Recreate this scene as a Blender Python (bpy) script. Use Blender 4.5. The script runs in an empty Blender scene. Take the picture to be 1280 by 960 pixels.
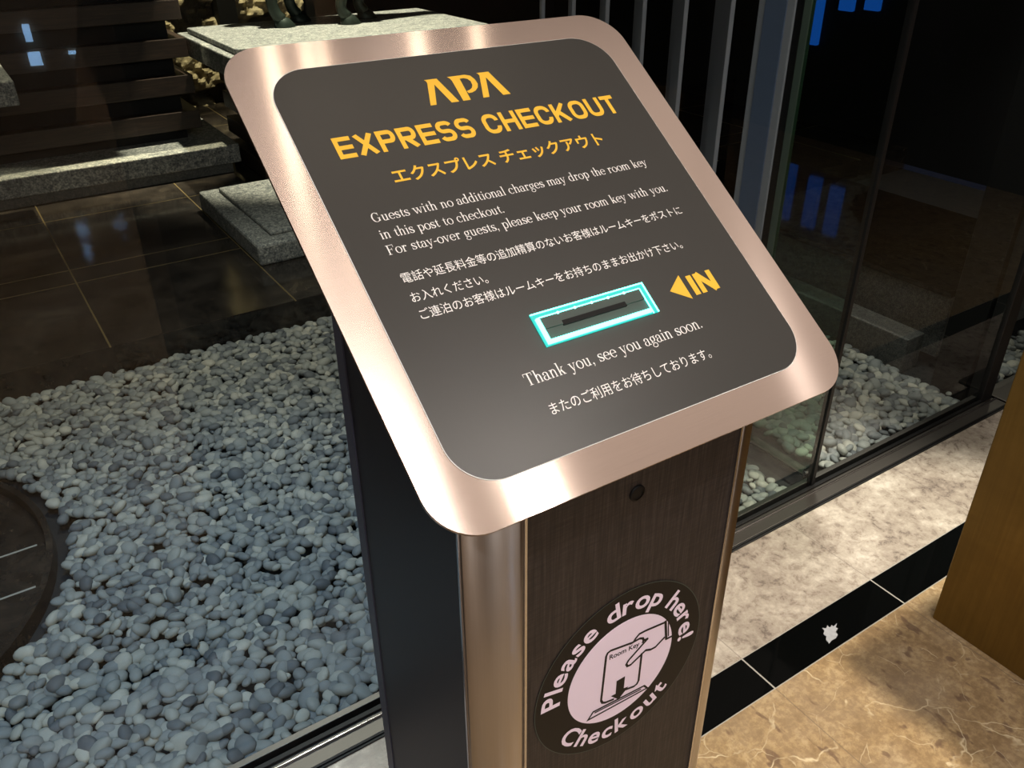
import bpy, bmesh, math, random
import numpy as np
from mathutils import Vector, Matrix

S = bpy.context.scene
COL = S.collection

# ------------------------------------------------------------------ camera, world, lights, exposure
cam_d = bpy.data.cameras.new('camera')
cam = bpy.data.objects.new('camera', cam_d)
COL.objects.link(cam)
RT = Vector((0.835703, -0.284489, 0.469751)), Vector((-0.549145, -0.423036, 0.720750)), Vector((-0.006324, -0.860294, -0.509758))
right = Vector((RT[0][0], RT[1][0], RT[2][0]))
down = Vector((RT[0][1], RT[1][1], RT[2][1]))
fwd = Vector((RT[0][2], RT[1][2], RT[2][2]))
m = Matrix.Identity(4)
for i in range(3):
    m[i][0], m[i][1], m[i][2] = right[i], -down[i], -fwd[i]
m[2][3] = 1.5
cam.matrix_world = m
cam_d.sensor_width = 36.0
cam_d.lens = 1063.66 / 1280 * 36
cam_d.clip_start = 0.02
S.camera = cam

S.view_settings.view_transform = 'Standard'
S.view_settings.look = 'None'
S.view_settings.exposure = 0.0
S.view_settings.gamma = 1.0
S.view_settings.use_curve_mapping = False
S.cycles.use_denoising = True
S.cycles.max_bounces = 8
S.cycles.transparent_max_bounces = 12
S.cycles.sample_clamp_indirect = 4.0
S.cycles.caustics_reflective = False
S.cycles.caustics_refractive = False

world = bpy.data.worlds.new('world')
S.world = world
world.use_nodes = True
bg = world.node_tree.nodes['Background']
bg.inputs[0].default_value = (0.004, 0.006, 0.012, 1)
bg.inputs[1].default_value = 1.0


def lamp(name, kind, loc, power, color, size=0.1, target=None, spot=60, blend=0.4, size_y=None):
    d = bpy.data.lights.new(name, kind)
    d.energy = power
    d.color = color
    if kind == 'AREA':
        d.shape = 'DISK' if size_y is None else 'RECTANGLE'
        d.size = size
        if size_y is not None:
            d.size_y = size_y
    elif kind == 'SPOT':
        d.shadow_soft_size = size
        d.spot_size = math.radians(spot)
        d.spot_blend = blend
    else:
        d.shadow_soft_size = size
    o = bpy.data.objects.new(name, d)
    COL.objects.link(o)
    o.location = loc
    if target is not None:
        o.rotation_euler = (Vector(target) - Vector(loc)).to_track_quat('-Z', 'Y').to_euler()
    return o


WARM2 = (1.0, 0.91, 0.82)
NEUT = (1.0, 0.95, 0.93)
COOL = (0.24, 0.56, 1.0)
# lobby downlights (each sits in its recess in the ceiling): x, y, power, colour
LOBBY = [(1.14, -0.20, 6.0, WARM2), (0.15, -0.35, 7.0, NEUT), (2.30, -0.20, 0.35, WARM2), (-0.85, -0.35, 9.0, NEUT),
         (-0.40, -1.70, 30.0, NEUT), (0.80, -2.20, 26.0, NEUT), (-1.9, -0.6, 16.0, NEUT)]  # these three are unseen, added to brighten the post's front and corner profile
for x, y, p, c in LOBBY:
    lamp('downlight_lamp', 'AREA', (x, y, 2.672), p, c, 0.09)
lamp('counter_spot', 'SPOT', (2.05, 0.60, 2.672), 320.0, (1.0, 0.90, 0.74), 0.05, target=(1.42, 0.28, 0), spot=50, blend=0.35)
# garden lights
lamp('garden_lamp_cool', 'SPOT', (0.0, 1.50, 2.76), 120.0, COOL, 0.10, target=(0.12, 1.52, 0), spot=52, blend=1.0)
lamp('garden_lamp_fill', 'SPOT', (0.75, 3.0, 2.76), 110.0, (1.0, 0.98, 0.86), 0.12, target=(0.55, 2.30, 0), spot=78, blend=0.8)
lamp('garden_spot_statue', 'SPOT', (1.95, 4.78, 2.76), 560.0, (1.0, 0.90, 0.68), 0.03, target=(1.98, 4.85, 0.8), spot=58, blend=0.3)
lamp('garden_spot_bench', 'SPOT', (1.10, 4.815, 2.76), 420.0, (1.0, 0.86, 0.58), 0.02, target=(0.86, 5.02, 0.2), spot=24, blend=0.5)
lamp('garden_spot_bench', 'SPOT', (0.42, 4.815, 2.76), 420.0, (1.0, 0.86, 0.58), 0.02, target=(0.34, 5.02, 0.2), spot=27, blend=0.5)
lamp('garden_spot_plinth', 'SPOT', (0.05, 4.4, 2.76), 70.0, (1.0, 0.90, 0.66), 0.03, target=(0.05, 4.45, 0.8), spot=26, blend=0.4)
lamp('garden_spot_wall', 'SPOT', (1.75, 6.05, 2.76), 190.0, (1.0, 0.86, 0.56), 0.03, target=(1.75, 6.6, 0.7), spot=52, blend=0.5)
lamp('garden_spot_side', 'SPOT', (2.25, 1.55, 2.76), 70.0, (1.0, 0.98, 0.86), 0.04, target=(2.18, 1.45, 0), spot=36, blend=0.5)
lamp('garden_spot_marble', 'SPOT', (2.05, 1.45, 2.76), 330.0, (1.0, 0.93, 0.84), 0.04, target=(1.92, 1.0, 0), spot=20, blend=1.0)
lamp('garden_spot_far', 'SPOT', (3.8, 1.7, 2.76), 60.0, (1.0, 0.95, 0.80), 0.04, target=(3.9, 1.6, 0), spot=70, blend=0.5)

# ------------------------------------------------------------------ helpers


def lin(r, g, b):
    def f(c):
        c /= 255.0
        return c / 12.92 if c <= 0.04045 else ((c + 0.055) / 1.055) ** 2.4
    return (f(r), f(g), f(b), 1.0)


class N:
    """tiny node-tree writer"""

    def __init__(self, name):
        self.m = bpy.data.materials.new(name)
        self.m.use_nodes = True
        self.t = self.m.node_tree
        self.b = self.t.nodes['Principled BSDF']
        self.out = self.t.nodes['Material Output']
        self._tc = None

    def node(self, kind, **kw):
        n = self.t.nodes.new(kind)
        for k, v in kw.items():
            setattr(n, k, v)
        return n

    def link(self, a, b):
        self.t.links.new(a, b)

    def coord(self, scale=(1, 1, 1), which='Object'):
        if self._tc is None:
            self._tc = self.node('ShaderNodeTexCoord')
        mp = self.node('ShaderNodeMapping')
        mp.inputs['Scale'].default_value = scale
        self.link(self._tc.outputs[which], mp.inputs['Vector'])
        return mp.outputs[0]

    def noise(self, vec, scale, detail=4, rough=0.55, distortion=0.0):
        n = self.node('ShaderNodeTexNoise')
        n.inputs['Scale'].default_value = scale
        n.inputs['Detail'].default_value = detail
        n.inputs['Roughness'].default_value = rough
        n.inputs['Distortion'].default_value = distortion
        self.link(vec, n.inputs['Vector'])
        return n.outputs['Fac']

    def voronoi(self, vec, scale, feature='F1', out='Distance'):
        n = self.node('ShaderNodeTexVoronoi', feature=feature)
        n.inputs['Scale'].default_value = scale
        self.link(vec, n.inputs['Vector'])
        return n.outputs[out]

    def ramp(self, fac, stops):
        r = self.node('ShaderNodeValToRGB')
        e = r.color_ramp.elements
        while len(e) < len(stops):
            e.new(0.5)
        for k, (p, c) in enumerate(stops):
            e[k].position = p
            e[k].color = c if len(c) == 4 else (*c, 1)
        self.link(fac, r.inputs[0])
        return r.outputs[0]

    def mix(self, fac, a, b, blend='MIX'):
        n = self.node('ShaderNodeMix', data_type='RGBA', blend_type=blend)
        for sock, v in ((n.inputs[0], fac), (n.inputs[6], a), (n.inputs[7], b)):
            if hasattr(v, 'default_value'):
                self.link(v, sock)
            else:
                sock.default_value = v
        return n.outputs[2]

    def math(self, op, a, b=0.0):
        n = self.node('ShaderNodeMath', operation=op)
        for sock, v in ((n.inputs[0], a), (n.inputs[1], b)):
            if hasattr(v, 'default_value'):
                self.link(v, sock)
            else:
                sock.default_value = v
        return n.outputs[0]

    def bump(self, h, strength=0.2, dist=0.002):
        n = self.node('ShaderNodeBump')
        n.inputs['Strength'].default_value = strength
        n.inputs['Distance'].default_value = dist
        self.link(h, n.inputs['Height'])
        self.link(n.outputs[0], self.b.inputs['Normal'])

    def set(self, **kw):
        for k, v in kw.items():
            s = self.b.inputs[k.replace('_', ' ')]
            if hasattr(v, 'default_value'):
                self.link(v, s)
            else:
                s.default_value = v
        return self


def plain(name, col, rough=0.5, metal=0.0, spec=0.5, var=0.06, scale=40):
    n = N(name)
    f = n.noise(n.coord(), scale)
    a = tuple(c * (1 - var) for c in col[:3]) + (1,)
    b = tuple(min(1, c * (1 + var)) for c in col[:3]) + (1,)
    n.set(Base_Color=n.mix(f, a, b), Roughness=rough, Metallic=metal)
    n.b.inputs['Specular IOR Level'].default_value = spec
    return n.m


def glow(name, col, strength):
    n = N(name)
    n.set(Base_Color=(0.02, 0.02, 0.02, 1), Roughness=0.4)
    n.b.inputs['Emission Color'].default_value = col
    n.b.inputs['Emission Strength'].default_value = strength
    return n.m


def granite(name, lo, mid, hi, rough=0.6, scale=260):
    n = N(name)
    v = n.coord()
    s1 = n.noise(v, scale, 3, 0.7)
    s2 = n.noise(v, scale * 0.35, 3, 0.6)
    f = n.math('ADD', n.math('MULTIPLY', s1, 0.65), n.math('MULTIPLY', s2, 0.35))
    n.set(Base_Color=n.ramp(f, [(0.36, lo), (0.5, mid), (0.64, hi)]), Roughness=rough)
    n.bump(s1, 0.35, 0.003)
    return n.m


def dark_marble(name):
    n = N(name)
    v = n.coord()
    f = n.noise(v, 5, 8, 0.65, 0.6)
    g = n.noise(v, 60, 4, 0.6)
    c = n.ramp(f, [(0.35, lin(24, 22, 21)), (0.58, lin(50, 45, 41)), (0.75, lin(86, 77, 66))])
    c = n.mix(n.ramp(g, [(0.62, (0, 0, 0)), (0.72, (1, 1, 1))]), c, lin(70, 60, 50))
    n.set(Base_Color=c, Roughness=0.12)
    return n.m


def tile_joint(n, c, col, k):
    sep = n.node('ShaderNodeSeparateXYZ')
    n.link(n._tc.outputs['Object'], sep.inputs[0])
    fx = n.math('PINGPONG', n.math('ADD', sep.outputs[0], 0.203), 0.225)
    return n.mix(n.math('MULTIPLY', n.math('LESS_THAN', fx, 0.0013), k), c, col)


def warped(n, v, scale, amount):
    nz = n.node('ShaderNodeTexNoise')
    nz.inputs['Scale'].default_value = scale
    nz.inputs['Detail'].default_value = 4
    n.link(v, nz.inputs['Vector'])
    sc = n.node('ShaderNodeVectorMath', operation='SCALE')
    sc.inputs['Scale'].default_value = amount
    n.link(nz.outputs['Color'], sc.inputs[0])
    ad = n.node('ShaderNodeVectorMath', operation='ADD')
    n.link(v, ad.inputs[0])
    n.link(sc.outputs[0], ad.inputs[1])
    return ad.outputs[0]


def emperador(name):
    n = N(name)
    v = n.coord()
    big = n.noise(v, 3.0, 4, 0.55)
    fine = n.noise(v, 70, 4, 0.65)
    base = n.ramp(n.noise(v, 16, 5, 0.65, 0.2), [(0.32, lin(138, 114, 84)), (0.5, lin(172, 146, 108)), (0.7, lin(194, 170, 132))])
    base = n.mix(n.ramp(fine, [(0.42, (0.55,) * 3), (0.6, (0, 0, 0))]), base, lin(128, 104, 78))
    base = n.mix(n.ramp(big, [(0.45, (0, 0, 0)), (0.7, (0.5,) * 3)]), base, lin(156, 140, 122))
    fl = n.noise(warped(n, n.coord((1.0, 0.55, 1.0)), 9, 0.06), 34, 2, 0.5)
    base = n.mix(n.ramp(fl, [(0.61, (0, 0, 0)), (0.67, (0.75,) * 3)]), base, lin(112, 90, 74))
    for sc, wd, k, wz in ((4.5, 0.010, 0.85, 0.16), (9.0, 0.012, 0.45, 0.10)):
        e = n.voronoi(warped(n, v, 7, wz), sc, 'DISTANCE_TO_EDGE')
        vein = n.ramp(e, [(0.0, (1, 1, 1)), (wd, (0, 0, 0))])
        msk = n.ramp(n.noise(v, 6 + sc, 3), [(0.48, (0, 0, 0)), (0.58, (1, 1, 1))])
        base = n.mix(n.math('MULTIPLY', n.math('MULTIPLY', vein, msk), k), base, lin(226, 208, 172))
    n.set(Base_Color=tile_joint(n, base, lin(120, 105, 88), 0.6), Roughness=0.08)
    return n.m


def light_marble(name):
    n = N(name)
    v = n.coord()
    a = n.noise(v, 6, 5, 0.6, 0.1)
    b = n.noise(warped(n, v, 14, 0.05), 34, 5, 0.72, 0.1)
    d = n.noise(v, 130, 3, 0.6)
    f = n.math('ADD', n.math('ADD', n.math('MULTIPLY', a, 0.45), n.math('MULTIPLY', b, 0.5)), n.math('MULTIPLY', d, 0.10))
    c = n.ramp(f, [(0.40, lin(118, 107, 99)), (0.48, lin(154, 142, 130)), (0.56, lin(176, 165, 152)), (0.66, lin(206, 197, 184))])
    c = tile_joint(n, c, lin(112, 104, 98), 0.55)
    n.set(Base_Color=c, Roughness=n.ramp(b, [(0.3, (0.22,) * 3), (0.7, (0.40,) * 3)]))
    n.bump(b, 0.12, 0.002)
    return n.m


def brushed(name, col, rough=0.30, aniso=0.85, stretch=(1.5, 160, 160), tangent=(0, 1, 0), var=0.10):
    n = N(name)
    v = n.coord(stretch)
    f = n.noise(v, 9, 5, 0.7)
    big = n.noise(n.coord((1, 1, 1)), 7, 3, 0.6, 0.5)
    a = tuple(c * (1 - var) for c in col[:3]) + (1,)
    b = tuple(min(1, c * (1 + var)) for c in col[:3]) + (1,)
    c = n.mix(f, a, b)
    c = n.mix(n.math('MULTIPLY', big, 0.25), c, tuple(x * 0.72 for x in col[:3]) + (1,))
    n.set(Base_Color=c, Metallic=1.0)
    n.set(Roughness=n.math('ADD', n.math('MULTIPLY', f, 0.06), rough - 0.03))
    n.b.inputs['Anisotropic'].default_value = aniso
    vt = n.node('ShaderNodeVectorTransform', vector_type='VECTOR', convert_from='OBJECT', convert_to='WORLD')
    vt.inputs[0].default_value = tangent
    n.link(vt.outputs[0], n.b.inputs['Tangent'])
    return n.m


def glass_mat(name, tint, gain=1.0):
    n = N(name)
    tr = n.node('ShaderNodeBsdfTransparent')
    tr.inputs[0].default_value = tint
    gl = n.node('ShaderNodeBsdfGlossy')
    gl.inputs['Roughness'].default_value = 0.0
    fr = n.node('ShaderNodeFresnel')
    fr.inputs[0].default_value = 1.5
    geo = n.node('ShaderNodeNewGeometry')
    front = n.math('SUBTRACT', 1.0, geo.outputs['Backfacing'])
    fac = n.math('MULTIPLY', n.math('MULTIPLY', fr.outputs[0], front), gain)
    mx = n.node('ShaderNodeMixShader')
    n.link(fac, mx.inputs[0])
    n.link(tr.outputs[0], mx.inputs[1])
    n.link(gl.outputs[0], mx.inputs[2])
    n.link(mx.outputs[0], n.out.inputs['Surface'])
    return n.m


def wood_mat(name):
    n = N(name)
    v = n.coord((1.2, 14, 14))
    f = n.noise(v, 6, 6, 0.65, 1.0)
    n.set(Base_Color=n.ramp(f, [(0.3, lin(26, 18, 14)), (0.55, lin(50, 36, 28)), (0.8, lin(74, 55, 42))]), Roughness=0.45)
    n.bump(f, 0.15, 0.002)
    return n.m


def weave_mat(name):
    n = N(name)
    a = n.noise(n.coord((420, 1, 14)), 1.0, 3, 0.6)
    b = n.noise(n.coord((30, 1, 500)), 1.0, 2, 0.6)
    f = n.math('ADD', n.math('MULTIPLY', a, 0.7), n.math('MULTIPLY', b, 0.3))
    n.set(Base_Color=n.ramp(f, [(0.35, lin(24, 20, 19)), (0.5, lin(40, 33, 30)), (0.68, lin(60, 52, 48))]), Roughness=0.6)
    n.bump(f, 0.3, 0.0008)
    return n.m


def pebble_mat(name):
    n = N(name)
    at = n.node('ShaderNodeAttribute', attribute_name='tint')
    v = n.coord()
    f = n.noise(v, 90, 4, 0.6)
    c = n.ramp(at.outputs['Fac'], [(0.0, lin(80, 84, 88)), (0.35, lin(128, 132, 131)), (0.65, lin(156, 157, 149)), (1.0, lin(190, 186, 172))])
    c = n.mix(n.math('MULTIPLY', f, 0.35), c, lin(104, 106, 106))
    n.set(Base_Color=c, Roughness=0.62)
    return n.m


def rock_mat(name):
    n = N(name)
    v = n.coord()
    a = n.noise(v, 5.5, 6, 0.6, 0.3)
    b = n.noise(v, 40, 4, 0.7)
    f = n.math('ADD', n.math('MULTIPLY', a, 0.8), n.math('MULTIPLY', b, 0.2))
    n.set(Base_Color=n.ramp(f, [(0.42, lin(52, 46, 36)), (0.52, lin(92, 82, 62)), (0.58, lin(196, 180, 140)), (0.7, lin(226, 212, 176))]), Roughness=0.6)
    n.bump(b, 0.6, 0.01)
    return n.m


M = dict(
    plate=brushed('brushed_rose_steel', lin(226, 208, 199), rough=0.19, aniso=1.0, stretch=(1.2, 170, 1), tangent=(0, 1, 0)),
    steel=brushed('brushed_steel_vertical', lin(196, 190, 184), rough=0.30, aniso=0.6, stretch=(150, 150, 1.2), tangent=(0, 0, 1)),
    bead=plain('polished_steel_bead', lin(205, 205, 210), 0.18, 1.0),
    face=plain('charcoal_printed_film', lin(40, 39, 36), 0.36, 0.0, 0.65, 0.03, 300),
    yellow=plain('yellow_print', lin(255, 198, 60), 0.5, 0, 0.4, 0.02),
    white=plain('white_print', lin(250, 248, 244), 0.5, 0, 0.4, 0.02),
    laminate=plain('black_laminate', lin(26, 28, 36), 0.42, 0, 0.45, 0.04),
    lamedge=plain('grey_edge_band', lin(58, 62, 78), 0.4),
    weave=weave_mat('brown_woven_vinyl'),
    black=plain('matt_black', lin(8, 8, 8), 0.6, 0, 0.3),
    stick_b=plain('black_sticker_film', lin(15, 15, 15), 0.5, 0, 0.25, 0.03),
    stick_w=plain('pale_sticker_film', lin(244, 228, 246), 0.45, 0, 0.4, 0.01),
    slotgrey=plain('slot_plastic', lin(62, 74, 68), 0.5),
    cyan=glow('lit_acrylic_cyan', (0.0, 0.72, 0.62, 1), 1.0),
    cyan_hot=glow('lit_acrylic_white_cyan', (0.16, 1.0, 0.82, 1), 5.0),
    led=glow('led_point', (0.35, 1.0, 0.95, 1), 3.0),
    emp=emperador('beige_brown_marble'),
    lmar=light_marble('grey_cream_marble'),
    bgran=plain('polished_black_granite', lin(6, 7, 7), 0.05, 0, 0.45, 0.3, 400),
    grout=plain('pale_grout', lin(160, 156, 148), 0.7),
    brass=plain('brass_joint', lin(150, 132, 92), 0.35, 0.6),
    gold=None,
    foil=plain('silver_foil', lin(176, 178, 184), 0.4, 0.3, 0.5, 0.25, 120),
    rail=brushed('rail_steel', lin(118, 113, 108), rough=0.45, aniso=0.3, stretch=(1.5, 60, 60), tangent=(1, 0, 0)),
    gasket=plain('black_gasket', lin(12, 12, 13), 0.5),
    glass=glass_mat('clear_glass', (0.93, 0.96, 0.95, 1)),
    gglass=glass_mat('green_tinted_glass', (0.62, 0.74, 0.66, 1)),
    gedge=plain('green_glass_edge', lin(78, 92, 86), 0.3),
    fin=plain('pale_grey_louvre', lin(128, 130, 140), 0.6, 0, 0.3),
    post=plain('grey_blue_post', lin(136, 140, 150), 0.5),
    postd=plain('blue_grey_post_band', lin(84, 98, 124), 0.5),
    dmar=dark_marble('black_brown_marble'),
    gr=granite('grey_granite', lin(58, 62, 66), lin(128, 130, 128), lin(196, 194, 184), 0.65, 120),
    grd=granite('dark_grey_granite', lin(44, 46, 48), lin(84, 84, 82), lin(120, 118, 112)),
    wood=wood_mat('dark_wenge_wood'),
    peb=pebble_mat('grey_pebble'),
    soil=plain('dark_gravel_bed', lin(30, 32, 34), 0.9),
    rock=rock_mat('pyrite_rock'),
    bronze=plain('dark_green_bronze', lin(44, 54, 48), 0.45, 0.5),
    dark=plain('black_wall_paint', lin(10, 10, 11), 0.8),
    ceil=plain('warm_white_ceiling', lin(226, 216, 202), 0.8),
    wallw=plain('beige_lobby_wall', lin(150, 128, 104), 0.6),
    walld=plain('dark_lobby_wall', lin(44, 38, 34), 0.5),
    lampface=glow('warm_lamp_face', (1.0, 0.84, 0.66, 1), 9.0),
    lampwide=glow('wide_lamp_face', (1.0, 0.90, 0.82, 1), 10.0),
    lampsoft=glow('soft_lit_panel', (1.0, 0.83, 0.70, 1), 0.64),
    disp=glow('blue_white_display', (0.35, 0.62, 1.0, 1), 14.0),
    blue=glow('blue_lit_lamp', (0.015, 0.16, 1.0, 1), 0.5),
)
g = N('aged_gold_panel')
_f = g.noise(g.coord((1, 1, 1)), 2.2, 6, 0.6, 0.8)
_f2 = g.noise(g.coord((1, 40, 1.0)), 4, 4, 0.6)
g.set(Base_Color=g.ramp(g.math('ADD', g.math('MULTIPLY', _f, 0.75), g.math('MULTIPLY', _f2, 0.25)),
                        [(0.35, lin(104, 80, 34)), (0.55, lin(124, 97, 44)), (0.72, lin(144, 115, 58))]),
      Roughness=0.40, Metallic=0.6)
M['gold'] = g.m


def link(name, me, mat, parent=None):
    if mat is not None and not me.materials:
        me.materials.append(mat)
    o = bpy.data.objects.new(name, me)
    COL.objects.link(o)
    if parent is not None:
        o.parent = parent
    return o


def obj(name, bm, mat, parent=None, smooth=False):
    bmesh.ops.recalc_face_normals(bm, faces=bm.faces)
    me = bpy.data.meshes.new(name)
    bm.to_mesh(me)
    bm.free()
    if smooth:
        for p in me.polygons:
            p.use_smooth = True
    return link(name, me, mat, parent)


def add_box(bm, x0, x1, y0, y1, z0, z1, bevel=0.0, seg=2):
    vs = [bm.verts.new((x, y, z)) for z in (z0, z1) for x, y in ((x0, y0), (x1, y0), (x1, y1), (x0, y1))]
    fs = [bm.faces.new([vs[i] for i in q]) for q in ((0, 3, 2, 1), (4, 5, 6, 7), (0, 1, 5, 4), (1, 2, 6, 5), (2, 3, 7, 6), (3, 0, 4, 7))]
    if bevel > 0:
        es = list({e for f in fs for e in f.edges})
        bmesh.ops.bevel(bm, geom=es, offset=bevel, segments=seg, affect='EDGES', profile=0.5)


def box(name, dims, mat, parent=None, bevel=0.0, seg=2):
    bm = bmesh.new()
    add_box(bm, *dims, bevel=bevel, seg=seg)
    return obj(name, bm, mat, parent)


def struct(name, dims, mat, bevel=0.0):
    o = box(name, dims, mat, None, bevel)
    o['kind'] = 'structure'
    return o


def thing(name, label, cat, loc=(0, 0, 0), rotz=0.0, group=None):
    o = bpy.data.objects.new(name, None)
    COL.objects.link(o)
    o.location = loc
    o.rotation_euler = (0, 0, rotz)
    return tag(o, label, cat, group)


def tag(o, label, cat, group=None):
    o['label'] = label
    o['category'] = cat
    if group:
        o['group'] = group
    return o


def prism(bm, poly, z0, z1):
    """poly: list of (x, y); z0/z1: number or function of (x, y)"""
    f0 = z0 if callable(z0) else (lambda x, y: z0)
    f1 = z1 if callable(z1) else (lambda x, y: z1)
    a = [bm.verts.new((x, y, f0(x, y))) for x, y in poly]
    b = [bm.verts.new((x, y, f1(x, y))) for x, y in poly]
    n = len(poly)
    bm.faces.new(a[::-1])
    bm.faces.new(b)
    for i in range(n):
        j = (i + 1) % n
        bm.faces.new((a[i], a[j], b[j], b[i]))


def rrect(hx, hy, r, n=10, cx=0, cy=0):
    pts = []
    for sx, sy, a0 in ((1, -1, -90), (1, 1, 0), (-1, 1, 90), (-1, -1, 180)):
        for k in range(n + 1):
            a = math.radians(a0 + 90 * k / n)
            pts.append((cx + sx * (hx - r) + r * math.cos(a), cy + sy * (hy - r) + r * math.sin(a)))
    return pts


# ------------------------------------------------------------------ the setting: floor, rails, glass, walls
struct('floor', (-2.6, 4.8, -4.0, 0.73, -0.05, 0.0), M['emp'])
struct('floor_marble_band', (-2.6, 4.8, 0.83, 1.088, -0.05, 0.0), M['lmar'])
bm = bmesh.new()
xs = [0.247 + 0.45 * k for k in range(-7, 11)]
for a, b in zip(xs[:-1], xs[1:]):
    add_box(bm, a + 0.0022, b - 0.0022, 0.7325, 0.8275, -0.05, 0.0)
o = obj('floor_black_tiles', bm, M['bgran'])
o['kind'] = 'structure'
struct('floor_grout', (-2.6, 4.8, 0.73, 0.83, -0.05, -0.0006), M['grout'])

# sill under the glass wall: gaskets, channel, lips
XL, XR = -2.6, 2.66
for nm, d, mt in (('trim_1', (XL, XR, 1.088, 1.094, -0.05, 0.003), 'gasket'),
                  ('trim_2', (XL, XR, 1.094, 1.099, -0.05, 0.006), 'gasket'),
                  ('trim_3', (XL, XR, 1.099, 1.132, -0.05, 0.006), 'rail'),
                  ('trim_4', (XL, XR, 1.132, 1.1345, -0.05, 0.012), 'bead'),
                  ('trim_5', (XL, XR, 1.1345, 1.148, -0.05, 0.004), 'rail'),
                  ('trim_6', (XL, XR, 1.148, 1.159, -0.05, 0.010), 'gasket'),
                  ('trim_7', (XL, XR, 1.171, 1.186, -0.05, 0.014), 'rail')):
    struct(nm, d, M[mt], 0.0008)
struct('window_1', (XL, 1.768, 1.160, 1.170, 0.0, 2.7), M['glass'])
struct('window_2', (1.780, 2.60, 1.160, 1.170, 0.0, 2.7), M['glass'])
struct('trim_8', (1.768, 1.780, 1.156, 1.174, 0.0, 2.7), M['gasket'])       # dark joint between panes
struct('trim_9', (2.60, 2.66, 1.150, 1.200, 0.0, 2.7), M['gasket'], 0.003)  # black post at the end
struct('trim_10', (2.90, 2.98, 1.05, 1.200, 0.0, 2.7), M['gasket'], 0.003)
struct('window_3', (2.66, 2.90, 1.165, 1.175, 0.0, 2.7), M['glass'])
struct('trim_11', (2.66, 4.8, 1.05, 1.186, -0.05, 0.012), M['rail'], 0.002)
struct('window_4', (2.98, 4.8, 1.165, 1.175, 0.012, 2.7), M['glass'])

# lobby shell
struct('ceiling', (-2.6, 4.8, -4.0, 1.088, 2.7, 2.8), M['ceil'])
struct('wall_back', (-2.6, 4.8, -4.1, -4.0, 0.0, 2.8), M['wallw'])
struct('wall_left', (-2.7, -2.6, -4.0, 1.13, 0.0, 2.8), M['wallw'])
struct('wall_left_garden', (-2.7, -2.6, 1.13, 7.2, 0.0, 2.8), M['dark'])
struct('wall_right', (4.8, 4.9, -4.0, 7.2, 0.0, 2.8), M['dark'])
# garden shell
struct('ceiling_garden', (-2.6, 4.8, 1.088, 7.2, 2.8, 2.9), M['dark'])
struct('wall_far', (-2.6, 4.8, 7.1, 7.2, 0.0, 2.8), M['dark'])
struct('floor_gravel_base', (-2.6, 4.8, 1.187, 2.98, -0.12, -0.03), M['soil'])

# terrace of black marble with pale joints
struct('floor_terrace', (-2.6, 4.8, 2.98, 7.1, -0.05, 0.1), M['dmar'], 0.003)
bm = bmesh.new()
for k in range(-4, 7):
    x = 0.262 + 0.68 * k
    add_box(bm, x - 0.003, x + 0.003, 2.975, 7.09, 0.0995, 0.1006)
for y in (3.64, 3.80, 4.5, 5.9):
    add_box(bm, -2.59, 4.79, y - 0.0022, y + 0.0022, 0.0995, 0.1005)
o = obj('trim_12', bm, M['brass'])
o['kind'] = 'structure'

# rough rock wall at the back between black pillars


def hashnoise(px, py, seed):
    rng = np.random.RandomState(seed)
    tab = rng.rand(256, 256)
    xi = np.floor(px).astype(int)
    yi = np.floor(py).astype(int)
    fx = px - xi
    fy = py - yi
    fx = fx * fx * (3 - 2 * fx)
    fy = fy * fy * (3 - 2 * fy)
    t = lambda a, b: tab[a % 256, b % 256]
    return (t(xi, yi) * (1 - fx) + t(xi + 1, yi) * fx) * (1 - fy) + (t(xi, yi + 1) * (1 - fx) + t(xi + 1, yi + 1) * fx) * fy


def rock_wall(name, x0, x1, z0, z1, y):
    nx, nz = int((x1 - x0) / 0.014), int((z1 - z0) / 0.014)
    X, Z = np.meshgrid(np.linspace(x0, x1, nx), np.linspace(z0, z1, nz))
    h = hashnoise(X * 9, Z * 11, 3)
    h2 = hashnoise(X * 24, Z * 30, 5)
    h3 = hashnoise(X * 60, Z * 60, 8)
    cl = np.clip((h - 0.52) / 0.10, 0, 1)
    D = 0.02 * h2 + 0.075 * cl * (0.6 + 0.6 * h2) + 0.012 * h3
    V = np.stack([X.ravel(), (y - D).ravel(), Z.ravel()], 1)
    idx = np.arange(nx * nz).reshape(nz, nx)
    F = np.stack([idx[:-1, :-1].ravel(), idx[:-1, 1:].ravel(), idx[1:, 1:].ravel(), idx[1:, :-1].ravel()], 1)
    me = bpy.data.meshes.new(name)
    me.from_pydata(V.tolist(), [], F.tolist())
    at = me.attributes.new('crystal', 'FLOAT', 'POINT')
    at.data.foreach_set('value', cl.ravel().astype(np.float32))
    o = link(name, me, M['rock'])
    o['kind'] = 'structure'
    return o


n = N('rock_relief')
at = n.node('ShaderNodeAttribute', attribute_name='crystal')
f2 = n.noise(n.coord(), 45, 4, 0.7)
n.set(Base_Color=n.mix(at.outputs['Fac'], lin(74, 66, 50), n.mix(f2, lin(176, 158, 118), lin(232, 220, 186))), Roughness=0.6)
n.bump(f2, 0.5, 0.01)
M['rock'] = n.m
rock_wall('wall_rock', 1.30, 1.80, 0.1, 2.6, 6.62)
rock_wall('wall_rock.001', 1.93, 2.45, 0.1, 2.6, 6.62)
struct('trim_13', (1.80, 1.93, 6.45, 6.64, 0.1, 2.8), M['dark'])
struct('wall_rock_backing', (-2.6, 4.8, 6.64, 6.72, 0.1, 2.8), M['dark'])

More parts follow.
